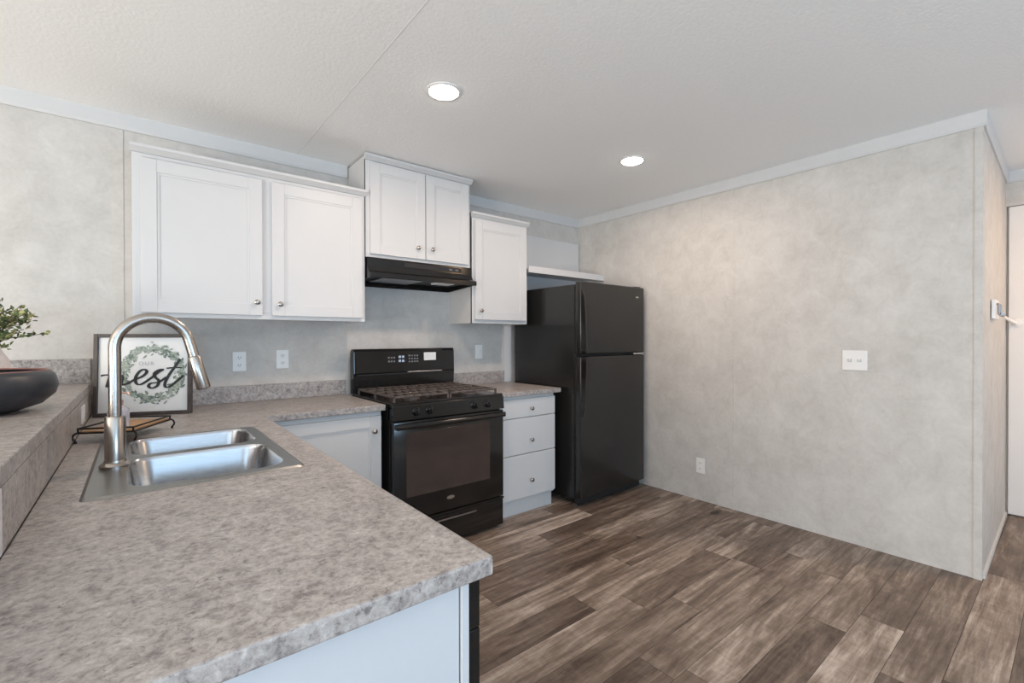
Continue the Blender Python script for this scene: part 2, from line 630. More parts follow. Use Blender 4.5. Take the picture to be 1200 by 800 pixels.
    struct(MB().box(XR - 0.0025, XR, 1.588, 1.600, 0, ZC - hgt, 0.001).build('trim_7', 'wall'))
    struct(MB().box(XR - 0.0025, XR, 2.868, 2.880, 0, ZC - hgt, 0.001).build('trim_8', 'wall'))
    mb = MB().prism([(XR - 0.004, YE + 0.03), (XR - 0.004, YE - 0.003), (XR + 0.03, YE - 0.003), (XR + 0.03, YE), (XR, YE), (XR, YE + 0.03)], 'z', 0, ZC - hgt)
    struct(mb.build('trim_9', 'wall'))
    struct(MB().box(XE - 0.003, XE, -0.0, 0.012, 2.17, ZC - hgt).build('trim_10', 'wall'))
    struct(MB().box(0.778, 0.784, RY, YB - t, ZC - 0.0008, ZC).build('trim_14', 'seam'))
    # white filler board on the back wall by the fridge
    struct(MB().box(2.436, 2.508, YB - 0.012, YB, 0.882, 1.352, 0.001).build('trim_11', 'white'))
    struct(MB().prism([(XR + 0.03, YE - 0.012), (XE, YE2 - 0.012), (XE, YE2), (XR + 0.03, YE)], 'z', 0, 0.022).build('baseboard_hall', 'trim'))
    # knee wall under the raised bar
    KX0, KX1 = -0.320, -0.200
    struct(MB().box(KX0, KX1, 0.66, YB, 0, 0.996).build('wall_bar', 'white'))


build_shell()

# ------------------------------------------------------------------ worktops
ZT, TH = 0.88, 0.033
BX = -0.184      # face of the bar splash
SX0, SX1, SY0, SY1 = -0.108, 0.379, 1.425, 2.198


def build_counters():
    root = thing('kitchen_worktop', 'large L-shaped speckled grey laminate worktop running from the sink peninsula to the stove', 'worktop', (0.14, 1.5, ZT - TH))
    xs = [BX, SX0 + 0.015, SX1 - 0.015, 0.470, 1.083]
    ys = [0.631, SY0 + 0.015, SY1 - 0.015, 2.470, YB]
    bm = bmesh.new()
    V = {}

    def v(i, j):
        if (i, j) not in V:
            V[i, j] = bm.verts.new((xs[i], ys[j], ZT))
        return V[i, j]
    for i in range(4):
        for j in range(4):
            if i == 1 and j == 1:
                continue
            if i == 3 and j < 3:
                continue
            bm.faces.new((v(i, j), v(i + 1, j), v(i + 1, j + 1), v(i, j + 1)))
    r = bmesh.ops.extrude_face_region(bm, geom=list(bm.faces))
    for q in r['geom']:
        if isinstance(q, bmesh.types.BMVert):
            q.co.z -= TH
    mb = MB()
    mb.bm.free()
    mb.bm = bm
    bmesh.ops.recalc_face_normals(bm, faces=bm.faces)
    # soften the exposed top edges and the free corner
    es = [e for e in bm.edges if len(e.link_faces) == 2 and e.calc_face_angle(0) > 0.5 and max(q.co.y for q in e.verts) < YB - 0.01 or
          (len(e.link_faces) == 2 and e.calc_face_angle(0) > 0.5 and e.verts[0].co.y != e.verts[1].co.y)]
    bmesh.ops.bevel(bm, geom=es, offset=0.004, segments=2, profile=0.5, affect='EDGES')
    mb.build('top', 'laminate', root)
    tag(MB().box(BX + 0.001, 1.083, YB - 0.018, YB, ZT + 0.0005, 0.978, 0.002).build('backsplash', 'laminate'),
        'long speckled laminate backsplash strip on the wall left of the stove', 'backsplash')

    root = thing('kitchen_worktop', 'small speckled laminate worktop on the drawer unit between stove and fridge', 'worktop', (2.19, 2.8, ZT - TH))
    MB().box(1.895, 2.478, 2.470, YB, ZT - TH, ZT, 0.004).build('top', 'laminate', root)
    tag(MB().box(1.895, 2.434, YB - 0.018, YB, ZT + 0.0005, 0.978, 0.002).build('backsplash', 'laminate'),
        'short speckled laminate backsplash strip on the wall right of the stove', 'backsplash')

    root = thing('bar_top', 'raised speckled laminate bar ledge carrying the dark bowl along the left edge', 'worktop', (-0.4, 2.0, 0.996))
    MB().box(-0.66, BX, 0.93, YB, 0.996, 1.034, 0.004).build('top', 'laminate', root)
    MB().box(-0.66, BX - 0.001, YB - 0.018, YB, 1.034, 1.154, 0.002).build('backsplash', 'laminate', root)
    # laminate face between worktop and raised bar
    tag(MB().box(-0.1995, BX, 1.172, YB - 0.019, ZT + 0.0005, 0.9955, 0.0005).build('backsplash', 'laminate'),
        'speckled laminate splash face between the sink worktop and the raised bar', 'backsplash')
    # white end post of the splash
    struct(MB().box(-0.1995, BX, 1.155, 1.171, ZT, 0.9945, 0.001).build('trim_12', 'trim'))


build_counters()


# ------------------------------------------------------------------ cabinets
def shaker(mb, x0, x1, z0, z1, yf, th=0.019, rail=0.062, rec=0.007):
    """shaker door facing -y with its front at yf"""
    y1 = yf + th
    bv = 0.0016
    mb.box(x0, x0 + rail, yf, y1, z0, z1, bv)
    mb.box(x1 - rail, x1, yf, y1, z0, z1, bv)
    mb.box(x0 + rail, x1 - rail, yf, y1, z0, z0 + rail, bv)
    mb.box(x0 + rail, x1 - rail, yf, y1, z1 - rail, z1, bv)
    # small inner step
    s = 0.010
    xa, xb, za, zb = x0 + rail, x1 - rail, z0 + rail, z1 - rail
    mb.box(xa - .001, xa + s, yf + 0.0035, y1, za, zb)
    mb.box(xb - s, xb + .001, yf + 0.0035, y1, za, zb)
    mb.box(xa + s, xb - s, yf + 0.0035, y1, za, za + s)
    mb.box(xa + s, xb - s, yf + 0.0035, y1, zb - s, zb)
    mb.box(xa + s - .001, xb - s + .001, yf + rec, y1, za + s - .001, zb - s + .001)
    return mb


KNOB = [(0.007, 0), (0.0055, 0.004), (0.005, 0.010), (0.009, 0.014), (0.0135, 0.018), (0.014, 0.022), (0.011, 0.025), (0.004, 0.0265)]


def knob(x, z, y, parent):
    return MB().lathe(KNOB, (x, y, z), 'y-', 20).build('knob', 'nickel', parent)


YF = 2.80


def wall_cabinet(label, x0, x1, z0, z1, doors, knobs, crown_h=0.03, over=0.014):
    root = thing('wall_cabinet', label, 'cabinet', ((x0 + x1) / 2, YB, z0))
    yb = YF + 0.0195
    mb = MB()
    t = 0.016
    # carcass: sides, back, bottom, top and a face frame
    mb.box(x0, x0 + t, yb, YB - 0.001, z0, z1, 0.001)
    mb.box(x1 - t, x1, yb, YB - 0.001, z0, z1, 0.001)
    mb.box(x0 + t, x1 - t, yb, YB - 0.001, z0 + 0.012, z0 + 0.012 + t)
    mb.box(x0 + t, x1 - t, yb, YB - 0.001, z1 - t, z1)
    mb.box(x0 + t, x1 - t, YB - 0.007, YB - 0.001, z0 + 0.012, z1)
    mb.build('carcass', 'white', root)
    ff = MB()
    sw = 0.036
    ya = yb - 0.0185 + 0.0005
    ff.box(x0, x0 + sw, yb - 0.002, yb + 0.016, z0, z1, 0.001)
    ff.box(x1 - sw, x1, yb - 0.002, yb + 0.016, z0, z1, 0.001)
    ff.box(x0 + sw, x1 - sw, yb - 0.002, yb + 0.016, z0, z0 + sw, 0.001)
    ff.box(x0 + sw, x1 - sw, yb - 0.002, yb + 0.016, z1 - sw * 1.3, z1, 0.001)
    if len(doors) == 2:
        xm = (doors[0][1] + doors[1][0]) / 2
        ff.box(xm - 0.03, xm + 0.03, yb - 0.002, yb + 0.016, z0 + sw, z1 - sw * 1.3, 0.001)
    ff.build('face_frame', 'white', root)
    cm = MB()
    cm.prism([(yb - 0.002, z1 - crown_h), (yb - 0.012, z1 - crown_h), (YF - over + 0.006, z1 - crown_h * 0.45), (YF - over, z1 - crown_h * 0.3), (YF - over, z1 + 0.004), (yb + 0.016, z1 + 0.004), (yb + 0.016, z1 + 0.001), (yb - 0.002, z1 + 0.001)], 'x', x0 - over * 0.6, x1 + over * 0.6)
    cm.build('cornice', 'white', root)
    for (a, b, c, d), (kx, kz) in zip(doors, knobs):
        dm = shaker(MB(), a, b, c, d, YF - 0.002)
        do = dm.build('door', 'white', root)
        knob(kx, kz, YF - 0.002, do)
    return root


wall_cabinet('wide white two-door wall cabinet left of the range hood', -0.020, 1.101, 1.358, 2.168,
             [(0.011, 0.526, 1.380, 2.115), (0.574, 1.080, 1.380, 2.115)], [(0.497, 1.449), (0.611, 1.443)])
wall_cabinet('tall-mounted white two-door cabinet directly above the black range hood', 1.107, 1.887, 1.766, 2.402,
             [(1.132, 1.515, 1.786, 2.362), (1.522, 1.866, 1.786, 2.362)], [(1.455, 1.857), (1.563, 1.858)])
wall_cabinet('narrow white single-door wall cabinet between range hood and fridge', 1.905, 2.436, 1.366, 2.175,
             [(1.926, 2.420, 1.392, 2.125)], [(1.968, 1.458)])

# open shelf over the fridge
root = thing('overfridge_shelf', 'white open shelf with white back panel above the black fridge', 'shelf', (2.9, YB, 1.5))
mb = MB()
mb.box(2.452, 3.345, YB - 0.014, YB - 0.001, 1.40, 2.172, 0.001)
mb.build('back_panel', 'white', root)
MB().box(3.338, 3.362, YB - 0.020, YB - 0.001, 1.842, 2.172, 0.001).build('edge_strip', 'trim', root)
mb = MB()
mb.box(2.452, XR - 0.002, 2.816, YB - 0.021, 1.806, 1.822, 0.001)
mb.build('shelf_board', 'white', root)
MB().box(2.446, XR - 0.002, 2.797, 2.815, 1.785, 1.838, 0.002).build('front_rail', 'white', root)


# base cabinets
def base_left():
    root = thing('base_cabinet', 'white corner base cabinet with a shaker door beside the left of the stove', 'cabinet', (0.78, 2.8, 0))
    mb = MB()
    yb = 2.512
    mb.box(0.46, 1.072, yb, YB - 0.001, 0.10, ZT - TH - 0.001, 0.001)
    mb.box(0.46, 1.072, 2.56, YB - 0.001, 0.0, 0.10)
    mb.build('carcass', 'white', root)
    d = shaker(MB(), 0.485, 1.066, 0.125, 0.818, yb - 0.020).build('door', 'white', root)
    knob(1.022, 0.735, yb - 0.020, d)
    return root


base_left()


def drawer_base():
    root = thing('base_cabinet', 'white three-drawer base unit between the stove and the fridge', 'cabinet', (2.17, 2.8, 0))
    x0, x1 = 1.908, 2.434
    yb = 2.509
    mb = MB()
    mb.box(x0, x1, yb, YB - 0.001, 0.105, ZT - TH - 0.001, 0.001)
    mb.build('carcass', 'white', root)
    MB().box(x0 + 0.002, x1 - 0.006, 2.528, YB - 0.05, 0.0, 0.105, 0.001).build('toe_kick', 'white', root)
    for za, zb, kz in ((0.693, 0.824, 0.752), (0.434, 0.688, 0.528), (0.122, 0.429, 0.240)):
        d = MB().box(x0 + 0.004, x1 - 0.004, 2.488, yb, za, zb, 0.003).build('drawer', 'white', root)
        knob(2.19, kz, 2.488, d)


drawer_base()


def peninsula():
    root = thing('base_cabinet', 'white peninsula cabinet under the sink with a plain end panel facing the camera', 'cabinet', (0.12, 1.5, 0))
    XF = 0.436
    ZK = ZT - TH - 0.001
    mb = MB()
    # shell: end panel, back, floor, front frame around the sink doors (open on top for the bowls)
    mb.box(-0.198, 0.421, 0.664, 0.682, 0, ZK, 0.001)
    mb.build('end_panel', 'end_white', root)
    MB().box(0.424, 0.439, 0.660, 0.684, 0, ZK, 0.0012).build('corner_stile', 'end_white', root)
    mb = MB()
    mb.box(-0.198, -0.184, 0.683, 2.505, 0.0, ZK)
    mb.box(-0.183, XF - 0.02, 1.315, 1.331, 0.10, ZK)
    mb.box(-0.183, XF - 0.02, 1.332, 2.505, 0.10, 0.116)
    mb.box(XF - 0.02, XF, 1.315, 1.35, 0.10, ZK)
    mb.box(XF - 0.02, XF, 2.46, 2.505, 0.10, ZK)
    mb.box(XF - 0.02, XF, 1.35, 2.46, ZK - 0.06, ZK)
    mb.box(XF - 0.02, XF, 1.35, 2.46, 0.10, 0.14)
    mb.box(XF - 0.08, XF - 0.07, 1.315, 2.505, 0.0, 0.10)
    mb.build('carcass', 'white', root)
    for a, b, ky in ((1.36, 1.895, 1.85), (1.905, 2.44, 1.95)):
        dm = shaker(MB(), a, b, 0.125, 0.80, 0)
        # turn the door to face +x
        for v in dm.bm.verts:
            x, y, z = v.co
            v.co = (XF + 0.0195 - y, x, z)
        d = dm.build('door', 'white', root)
        MB().lathe(KNOB, (XF + 0.0195, ky, 0.735), 'x+', 20).build('knob', 'nickel', d)
    # dishwasher at the free end
    dw = thing('dishwasher', 'black dishwasher built into the free end of the sink peninsula', 'dishwasher', (0.15, 1.0, 0))
    MB().box(-0.15, 0.428, 0.70, 1.30, 0.11, 0.838, 0.003).build('tub', 'black_matte', dw)
    MB().box(0.442, 0.464, 0.664, 1.305, 0.12, 0.744, 0.002).build('door', 'black', dw)
    MB().box(0.442, 0.464, 0.664, 1.305, 0.7455, 0.842, 0.002).build('control_panel', 'black', dw)
    MB().box(0.463, 0.475, 0.80, 1.18, 0.752, 0.772, 0.004).build('handle', 'black_matte', dw)
    MB().box(0.35, 0.36, 0.69, 1.31, 0.0, 0.11).build('kick_plate', 'black_matte', dw)


peninsula()


# ------------------------------------------------------------------ sink and faucet
def build_sink():
    root = thing('kitchen_sink', 'stainless steel double-bowl sink set into the peninsula worktop', 'sink', (0.135, 1.81, ZT))
    zr = ZT + 0.005
    bowls = [(-0.026, 0.341, 1.468, 1.825), (-0.026, 0.337, 1.868, 2.172)]
    mb = MB()
    bm = mb.bm
    outer = rrect(SX0, SX1, SY0, SY1, 0.02, 5)
    oz = rrect(SX0 + 0.008, SX1 - 0.008, SY0 + 0.008, SY1 - 0.008, 0.016, 5)
    ring0 = [bm.verts.new((x, y, ZT + 0.0003)) for x, y in outer]
    ring1 = [bm.verts.new((x, y, zr)) for x, y in oz]
    n = len(ring0)
    for i in range(n):
        bm.faces.new((ring0[i], ring0[(i + 1) % n], ring1[(i + 1) % n], ring1[i]))
    edges = [bm.edges.get((ring1[i], ring1[(i + 1) % n])) for i in range(n)]
    for b in bowls:
        hv = [bm.verts.new((x, y, zr)) for x, y in rrect(*b, 0.065, 8)]
        k = len(hv)
        edges += [bm.edges.new((hv[i], hv[(i + 1) % k])) for i in range(k)]
    bmesh.ops.triangle_fill(bm, edges=edges, use_beauty=True)
    mb.build('rim', 'steel', root)
    for x0, x1, y0, y1 in bowls:
        mb = MB()
        rings = []
        for d, z in ((0, zr), (0.002, zr - 0.004), (0.004, zr - 0.012), (0.017, zr - 0.09), (0.028, zr - 0.150), (0.038, zr - 0.170), (0.056, zr - 0.183), (0.085, zr - 0.187)):
            rings.append([(x, y, z) for x, y in rrect(x0 + d, x1 - d, y0 + d, y1 - d, max(0.065 - d * 0.4, 0.03), 8)])
        cx, cy = (x0 + x1) / 2, (y0 + y1) / 2
        k = len(rings[0])
        rings.append([(cx + (q[0] - cx) * 0.35, cy + (q[1] - cy) * 0.35, zr - 0.191) for q in rings[-1]])
        mb.loops(rings, True, False, True)
        bo = mb.build('bowl', 'steel_bowl', root, angle=60)
        MB().lathe([(0.044, 0), (0.044, 0.004), (0.036, 0.006), (0.034, 0.002), (0.008, 0.002), (0.008, 0.012), (0.003, 0.014)], (cx, cy, zr - 0.1915), 'z', 28).build('drain', 'chrome', bo)

    FX, FY = -0.053, 1.742
    z0 = zr
    root = thing('faucet', 'tall brushed nickel gooseneck faucet with pull-down spray head', 'faucet', (FX, FY, z0))
    MB().lathe([(0.036, 0), (0.036, 0.008), (0.032, 0.013), (0.027, 0.016), (0.026, 0.022)], (FX, FY, z0), 'z', 40).build('base_flange', 'nickel', root)
    MB().lathe([(0.0242, 0.016), (0.0242, 0.142), (0.022, 0.146), (0.017, 0.147)], (FX, FY, z0), 'z', 40).build('body', 'nickel', root)
    R, cx, cz = 0.089, FX + 0.089, 1.226
    path = [(FX, FY, z0 + 0.143), (FX + 0.0005, FY, 1.12)]
    for k in range(0, 25):
        a = math.radians(180 - k / 24 * 166)
        path.append((cx + R * math.cos(a), FY, cz + R * math.sin(a)))
    last = Vector(path[-1])
    d = Vector((math.sin(math.radians(14)), 0, -math.cos(math.radians(14))))
    path.append(tuple(last + d * 0.05))
    MB().tube(path, 0.0150, 20).build('gooseneck', 'nickel', root)
    s0 = last + d * 0.052
    MB().tube([s0, s0 + d * 0.004, s0 + d * 0.05, s0 + d * 0.098, s0 + d * 0.103], [0.0155, 0.0175, 0.0180, 0.0195, 0.0185], 20).build('spray_head', 'nickel', root)
    MB().tube([s0 + d * 0.102, s0 + d * 0.105], 0.0155, 20).build('spray_nozzle', 'black_matte', root)
    mb = MB()
    mb.tube([(FX, FY + 0.022, z0 + 0.085), (FX, FY + 0.050, z0 + 0.085)], 0.015)
    mb.tube([(FX, FY + 0.048, z0 + 0.085), (FX + 0.002, FY + 0.062, z0 + 0.115), (FX + 0.004, FY + 0.072, z0 + 0.165)], [0.009, 0.007, 0.005])
    mb.build('lever', 'nickel', root)


build_sink()


# ------------------------------------------------------------------ things on the worktop and bar
def quad_strip(mb, pts, width_fn, y):
    """flat ribbon in the x-z plane at depth y"""
    bm = mb.bm
    L, Rr = [], []
    for i, p in enumerate(pts):
        a = pts[max(i - 1, 0)]
        b = pts[min(i + 1, len(pts) - 1)]
        t = (b - a)
        t = t.normalized() if t.length > 1e-9 else Vector((1, 0))
        n = Vector((-t.y, t.x))
        wd = width_fn(t, i / (len(pts) - 1))
        L.append(bm.verts.new((p.x + n.x * wd, y, p.y + n.y * wd)))
        Rr.append(bm.verts.new((p.x - n.x * wd, y, p.y - n.y * wd)))
    for i in range(len(pts) - 1):
        bm.faces.new((L[i], L[i + 1], Rr[i + 1], Rr[i]))


def build_sign():
    A, B = Vector((-0.168, 2.958)), Vector((0.206, 2.812))
    rz = math.atan2(B.y - A.y, B.x - A.x)
    W, Hh = 0.402, 0.396
    root = thing('framed_sign', 'square white framed sign with a leaf wreath and the word nest, standing behind the faucet', 'sign', (A.x, A.y, ZT + 0.001), rz)
    root.rotation_euler = (math.radians(-2.5), 0, rz)
    fwid = 0.017
    mb = MB()
    mb.box(0, fwid, -0.012, 0.014, 0, Hh, 0.0015)
    mb.box(W - fwid, W, -0.012, 0.014, 0, Hh, 0.0015)
    mb.box(fwid, W - fwid, -0.012, 0.014, 0, fwid, 0.0015)
    mb.box(fwid, W - fwid, -0.012, 0.014, Hh - fwid, Hh, 0.0015)
    mb.build('frame', 'frame', root, local=True)
    MB().box(fwid - 0.002, W - fwid + 0.002, 0.0, 0.010, fwid - 0.002, Hh - fwid + 0.002).build('board', 'board', root, local=True)

    def P(cx, cy):   # zoomed-crop coordinates to board coordinates
        u, v = cx / 6.667 + 100, cy / 6.667 + 380
        return Vector(((u - 110) / 114 * W, (488 - v) / 96.5 * Hh))
    rnd = random.Random(3)
    C = P(510, 392)
    for nm, mat, cnt, sd in (('leaf_wreath', 'leaf_print', 260, 1), ('pale_leaf_wreath', 'leaf_print_pale', 170, 2)):
        rnd = random.Random(sd)
        mb = MB()
        for k in range(cnt):
            a = rnd.uniform(0, 2 * PI)
            rr_ = 0.122 + rnd.gauss(0, 0.012)
            c = C + Vector((math.cos(a) * rr_, math.sin(a) * rr_))
            t = a + PI / 2 + rnd.choice((-1, 1)) * rnd.uniform(0.3, 0.9)
            ln, wd = rnd.uniform(0.014, 0.030), rnd.uniform(0.003, 0.006)
            d = Vector((math.cos(t), math.sin(t)))
            n = Vector((-d.y, d.x))
            yy = -0.0006 - 0.0004 * sd - 0.000002 * k
            pts = [c - d * ln / 2, c - d * ln * .2 + n * wd, c + d * ln * .15 + n * wd * .9, c + d * ln / 2, c + d * ln * .15 - n * wd * .9, c - d * ln * .2 - n * wd]
            mb.bm.faces.new([mb.bm.verts.new((q.x, yy, q.y)) for q in pts])
        mb.build(nm, mat, root, local=True)
    strokes = [
        [(118, 402), (150, 396), (190, 398)],
        [(190, 398), (180, 430), (163, 492)],
        [(163, 492), (190, 440), (235, 405), (270, 402), (282, 425), (272, 455), (285, 476), (320, 466), (372, 438)],
        [(372, 438), (435, 412), (466, 378), (446, 358), (408, 376), (380, 425), (390, 470), (432, 472), (512, 420)],
        [(512, 420), (556, 384), (592, 362), (560, 366), (526, 392), (536, 424), (562, 452), (548, 492), (508, 508), (482, 492), (500, 470), (560, 462), (622, 424)],
        [(730, 278), (690, 340), (645, 402), (614, 462), (612, 496), (640, 504), (690, 470), (760, 412)],
        [(622, 352), (680, 348), (748, 350)],
    ]
    mb = MB()
    for si, st in enumerate(strokes):
        pts = smooth_path([P(*q) for q in st], 9)

        def wf(t, f):
            down = abs(t.y)
            base = 0.0030 + 0.0040 * down
            return base
        quad_strip(mb, pts, wf, -0.0022 - 0.00012 * si)
    mb.build('script_lettering', 'ink', root, local=True)
    cu = bpy.data.curves.new('our', 'FONT')
    cu.body = 'OUR'
    cu.size = 0.026
    cu.space_character = 1.35
    cu.align_x = 'CENTER'
    tmp = bpy.data.objects.new('tmp', cu)
    col.objects.link(tmp)
    me = bpy.data.meshes.new_from_object(tmp.evaluated_get(bpy.context.evaluated_depsgraph_get()))
    bpy.data.objects.remove(tmp)
    c = P(462, 325)
    me.transform(Matrix.Translation((c.x, -0.0018, c.y)) @ Matrix.Rotation(PI / 2, 4, 'X'))
    me.materials.clear()
    me.materials.append(M['greyink'])
    o = bpy.data.objects.new('small_lettering', me)
    col.objects.link(o)
    o.parent = root


build_sign()


def build_tray():
    # low wood tray on a black wire stand
    o0 = Vector((-0.168, 2.240))
    dx = Vector((0.152, -0.080))
    ln = dx.length
    rz = math.atan2(dx.y, dx.x)
    Wt, Dt = ln, 0.25
    h = 0.045
    root = thing('serving_tray', 'small honey wood tray on black curled wire feet between faucet and framed sign', 'tray', (o0.x, o0.y, ZT + 0.0005), rz)
    MB().box(0.004, Wt - 0.004, 0.004, Dt - 0.004, h - 0.012, h - 0.002, 0.002).build('board', 'tray_wood', root, local=True)
    mb = MB()
    r = 0.0034
    for z in (h - 0.008, h + 0.008):
        c = [(0, 0, z), (Wt, 0, z), (Wt, Dt, z), (0, Dt, z)]
        for i in range(4):
            mb.tube([c[i], c[(i + 1) % 4]], r, 8)
    for x, y in ((0, 0), (Wt, 0), (Wt, Dt), (0, Dt)):
        mb.tube([(x, y, h - 0.009), (x, y, h + 0.010)], r, 8)
    mb.build('wire_rim', 'wire', root, local=True)
    for x, y, sx, sy in ((0, 0, -1, -1), (Wt, 0, 1, -1), (Wt, Dt, 1, 1), (0, Dt, -1, 1)):
        p = smooth_path([(x, y, h - 0.006), (x + sx * 0.010, y + sy * 0.004, h - 0.012), (x + sx * 0.013, y + sy * 0.006, h - 0.026), (x + sx * 0.005, y + sy * 0.002, h - 0.040), (x + sx * 0.010, y + sy * 0.004, 0.0036)], 5)
        MB().tube(p, 0.0032, 8).build('curled_foot', 'wire', root, local=True)
    # bottle standing on the tray
    c = root.matrix_basis @ Vector((0.092, 0.060, 0))
    bz = ZT + h
    root = thing('soap_bottle', 'clear frosted soap bottle with rose gold pump on the wood tray behind the faucet', 'bottle', (c.x, c.y, bz - 0.0015))
    MB().lathe([(0.028, 0), (0.032, 0.003), (0.032, 0.060), (0.030, 0.068), (0.020, 0.078), (0.013, 0.082), (0.013, 0.090)], (c.x, c.y, bz - 0.0012), 'z', 32).build('bottle_body', 'bottle', root)
    mb = MB()
    mb.lathe([(0.0145, 0.086), (0.0145, 0.100), (0.006, 0.102), (0.006, 0.122), (0.011, 0.124), (0.011, 0.131), (0.004, 0.133)], (c.x, c.y, bz), 'z', 24)
    mb.tube([(c.x, c.y, bz + 0.127), (c.x + 0.026, c.y - 0.014, bz + 0.127), (c.x + 0.031, c.y - 0.017, bz + 0.120)], 0.004, 10)
    mb.build('pump', 'pump', root)


build_tray()


def build_bowl_plant():
    c = (-0.385, 2.02)
    z0 = 1.034
    root = thing('decorative_bowl', 'wide charcoal stoneware bowl with reddish rim on the raised bar', 'bowl', (c[0], c[1], z0))
    MB().lathe([(0.085, 0.0), (0.105, 0.004), (0.155, 0.022), (0.184, 0.052), (0.191, 0.078), (0.184, 0.108), (0.172, 0.122),
                (0.162, 0.122), (0.168, 0.108), (0.172, 0.080), (0.165, 0.058), (0.140, 0.032), (0.09, 0.016), (0.02, 0.014)], (c[0], c[1], z0 + 0.0005), 'z', 64).build('bowl_body', 'char', root, angle=50)
    MB().lathe([(0.171, 0.1212), (0.170, 0.1242), (0.164, 0.1252), (0.161, 0.1212), (0.171, 0.1212)], (c[0], c[1], z0), 'z', 64, cap=False).build('rim', 'rim', root)
    v = (-0.435, 2.46)
    root = thing('potted_plant', 'leafy green plant in a blush white vase behind the charcoal bowl', 'plant', (v[0], v[1], z0))
    MB().lathe([(0.05, 0), (0.055, 0.003), (0.076, 0.05), (0.080, 0.09), (0.070, 0.14), (0.050, 0.178), (0.046, 0.19),
                (0.041, 0.19), (0.046, 0.175), (0.064, 0.14), (0.07, 0.09), (0.01, 0.012)], (v[0], v[1], z0 + 0.0005), 'z', 40).build('vase', 'vase', root, angle=60)
    rnd = random.Random(11)
    stems = MB()
    lf = {'leaf': MB(), 'leaf_pale': MB()}
    top = Vector((v[0], v[1], z0 + 0.18))
    for s in range(46):
        a = 2 * PI * s / 34 + rnd.uniform(-.2, .2)
        sp = rnd.uniform(0.02, 0.175)
        hgt_ = rnd.uniform(0.10, 0.19) * (1.15 - sp * 1.6) if s % 3 else rnd.uniform(0.0, 0.08)
        end = top + Vector((math.cos(a) * sp, math.sin(a) * sp, hgt_))
        mid = top + Vector((math.cos(a) * sp * 0.3, math.sin(a) * sp * 0.3, hgt_ * 0.6))
        pts = smooth_path([top - Vector((0, 0, 0.05)), top, mid, end], 5)
        stems.tube(pts, 0.0014, 5)
        for i in range(4, len(pts)):
            for q in range(3):
                p = pts[i] + Vector([rnd.uniform(-.006, .006) for _ in range(3)])
                d = Vector((rnd.uniform(-1, 1), rnd.uniform(-1, 1), rnd.uniform(-0.3, 1))).normalized()
                n = d.cross(Vector((rnd.uniform(-1, 1), rnd.uniform(-1, 1), rnd.uniform(-1, 1)))).normalized()
                up = d.cross(n)
                L_, W_ = rnd.uniform(0.016, 0.028), rnd.uniform(0.005, 0.009)
                mb = lf['leaf' if rnd.random() < 0.62 else 'leaf_pale']
                bm = mb.bm
                q0 = bm.verts.new(p)
                q1 = bm.verts.new(p + d * L_ * .45 + n * W_ + up * 0.002)
                q2 = bm.verts.new(p + d * L_)
                q3 = bm.verts.new(p + d * L_ * .45 - n * W_ + up * 0.002)
                q4 = bm.verts.new(p + d * L_ * .5 - up * 0.002)
                bm.faces.new((q0, q1, q4))
                bm.faces.new((q1, q2, q4))
                bm.faces.new((q2, q3, q4))
                bm.faces.new((q3, q0, q4))
    stems.build('stems', 'stem', root)
    lf['leaf'].build('foliage', 'leaf', root)
    lf['leaf_pale'].build('pale_foliage', 'leaf_pale', root)


build_bowl_plant()


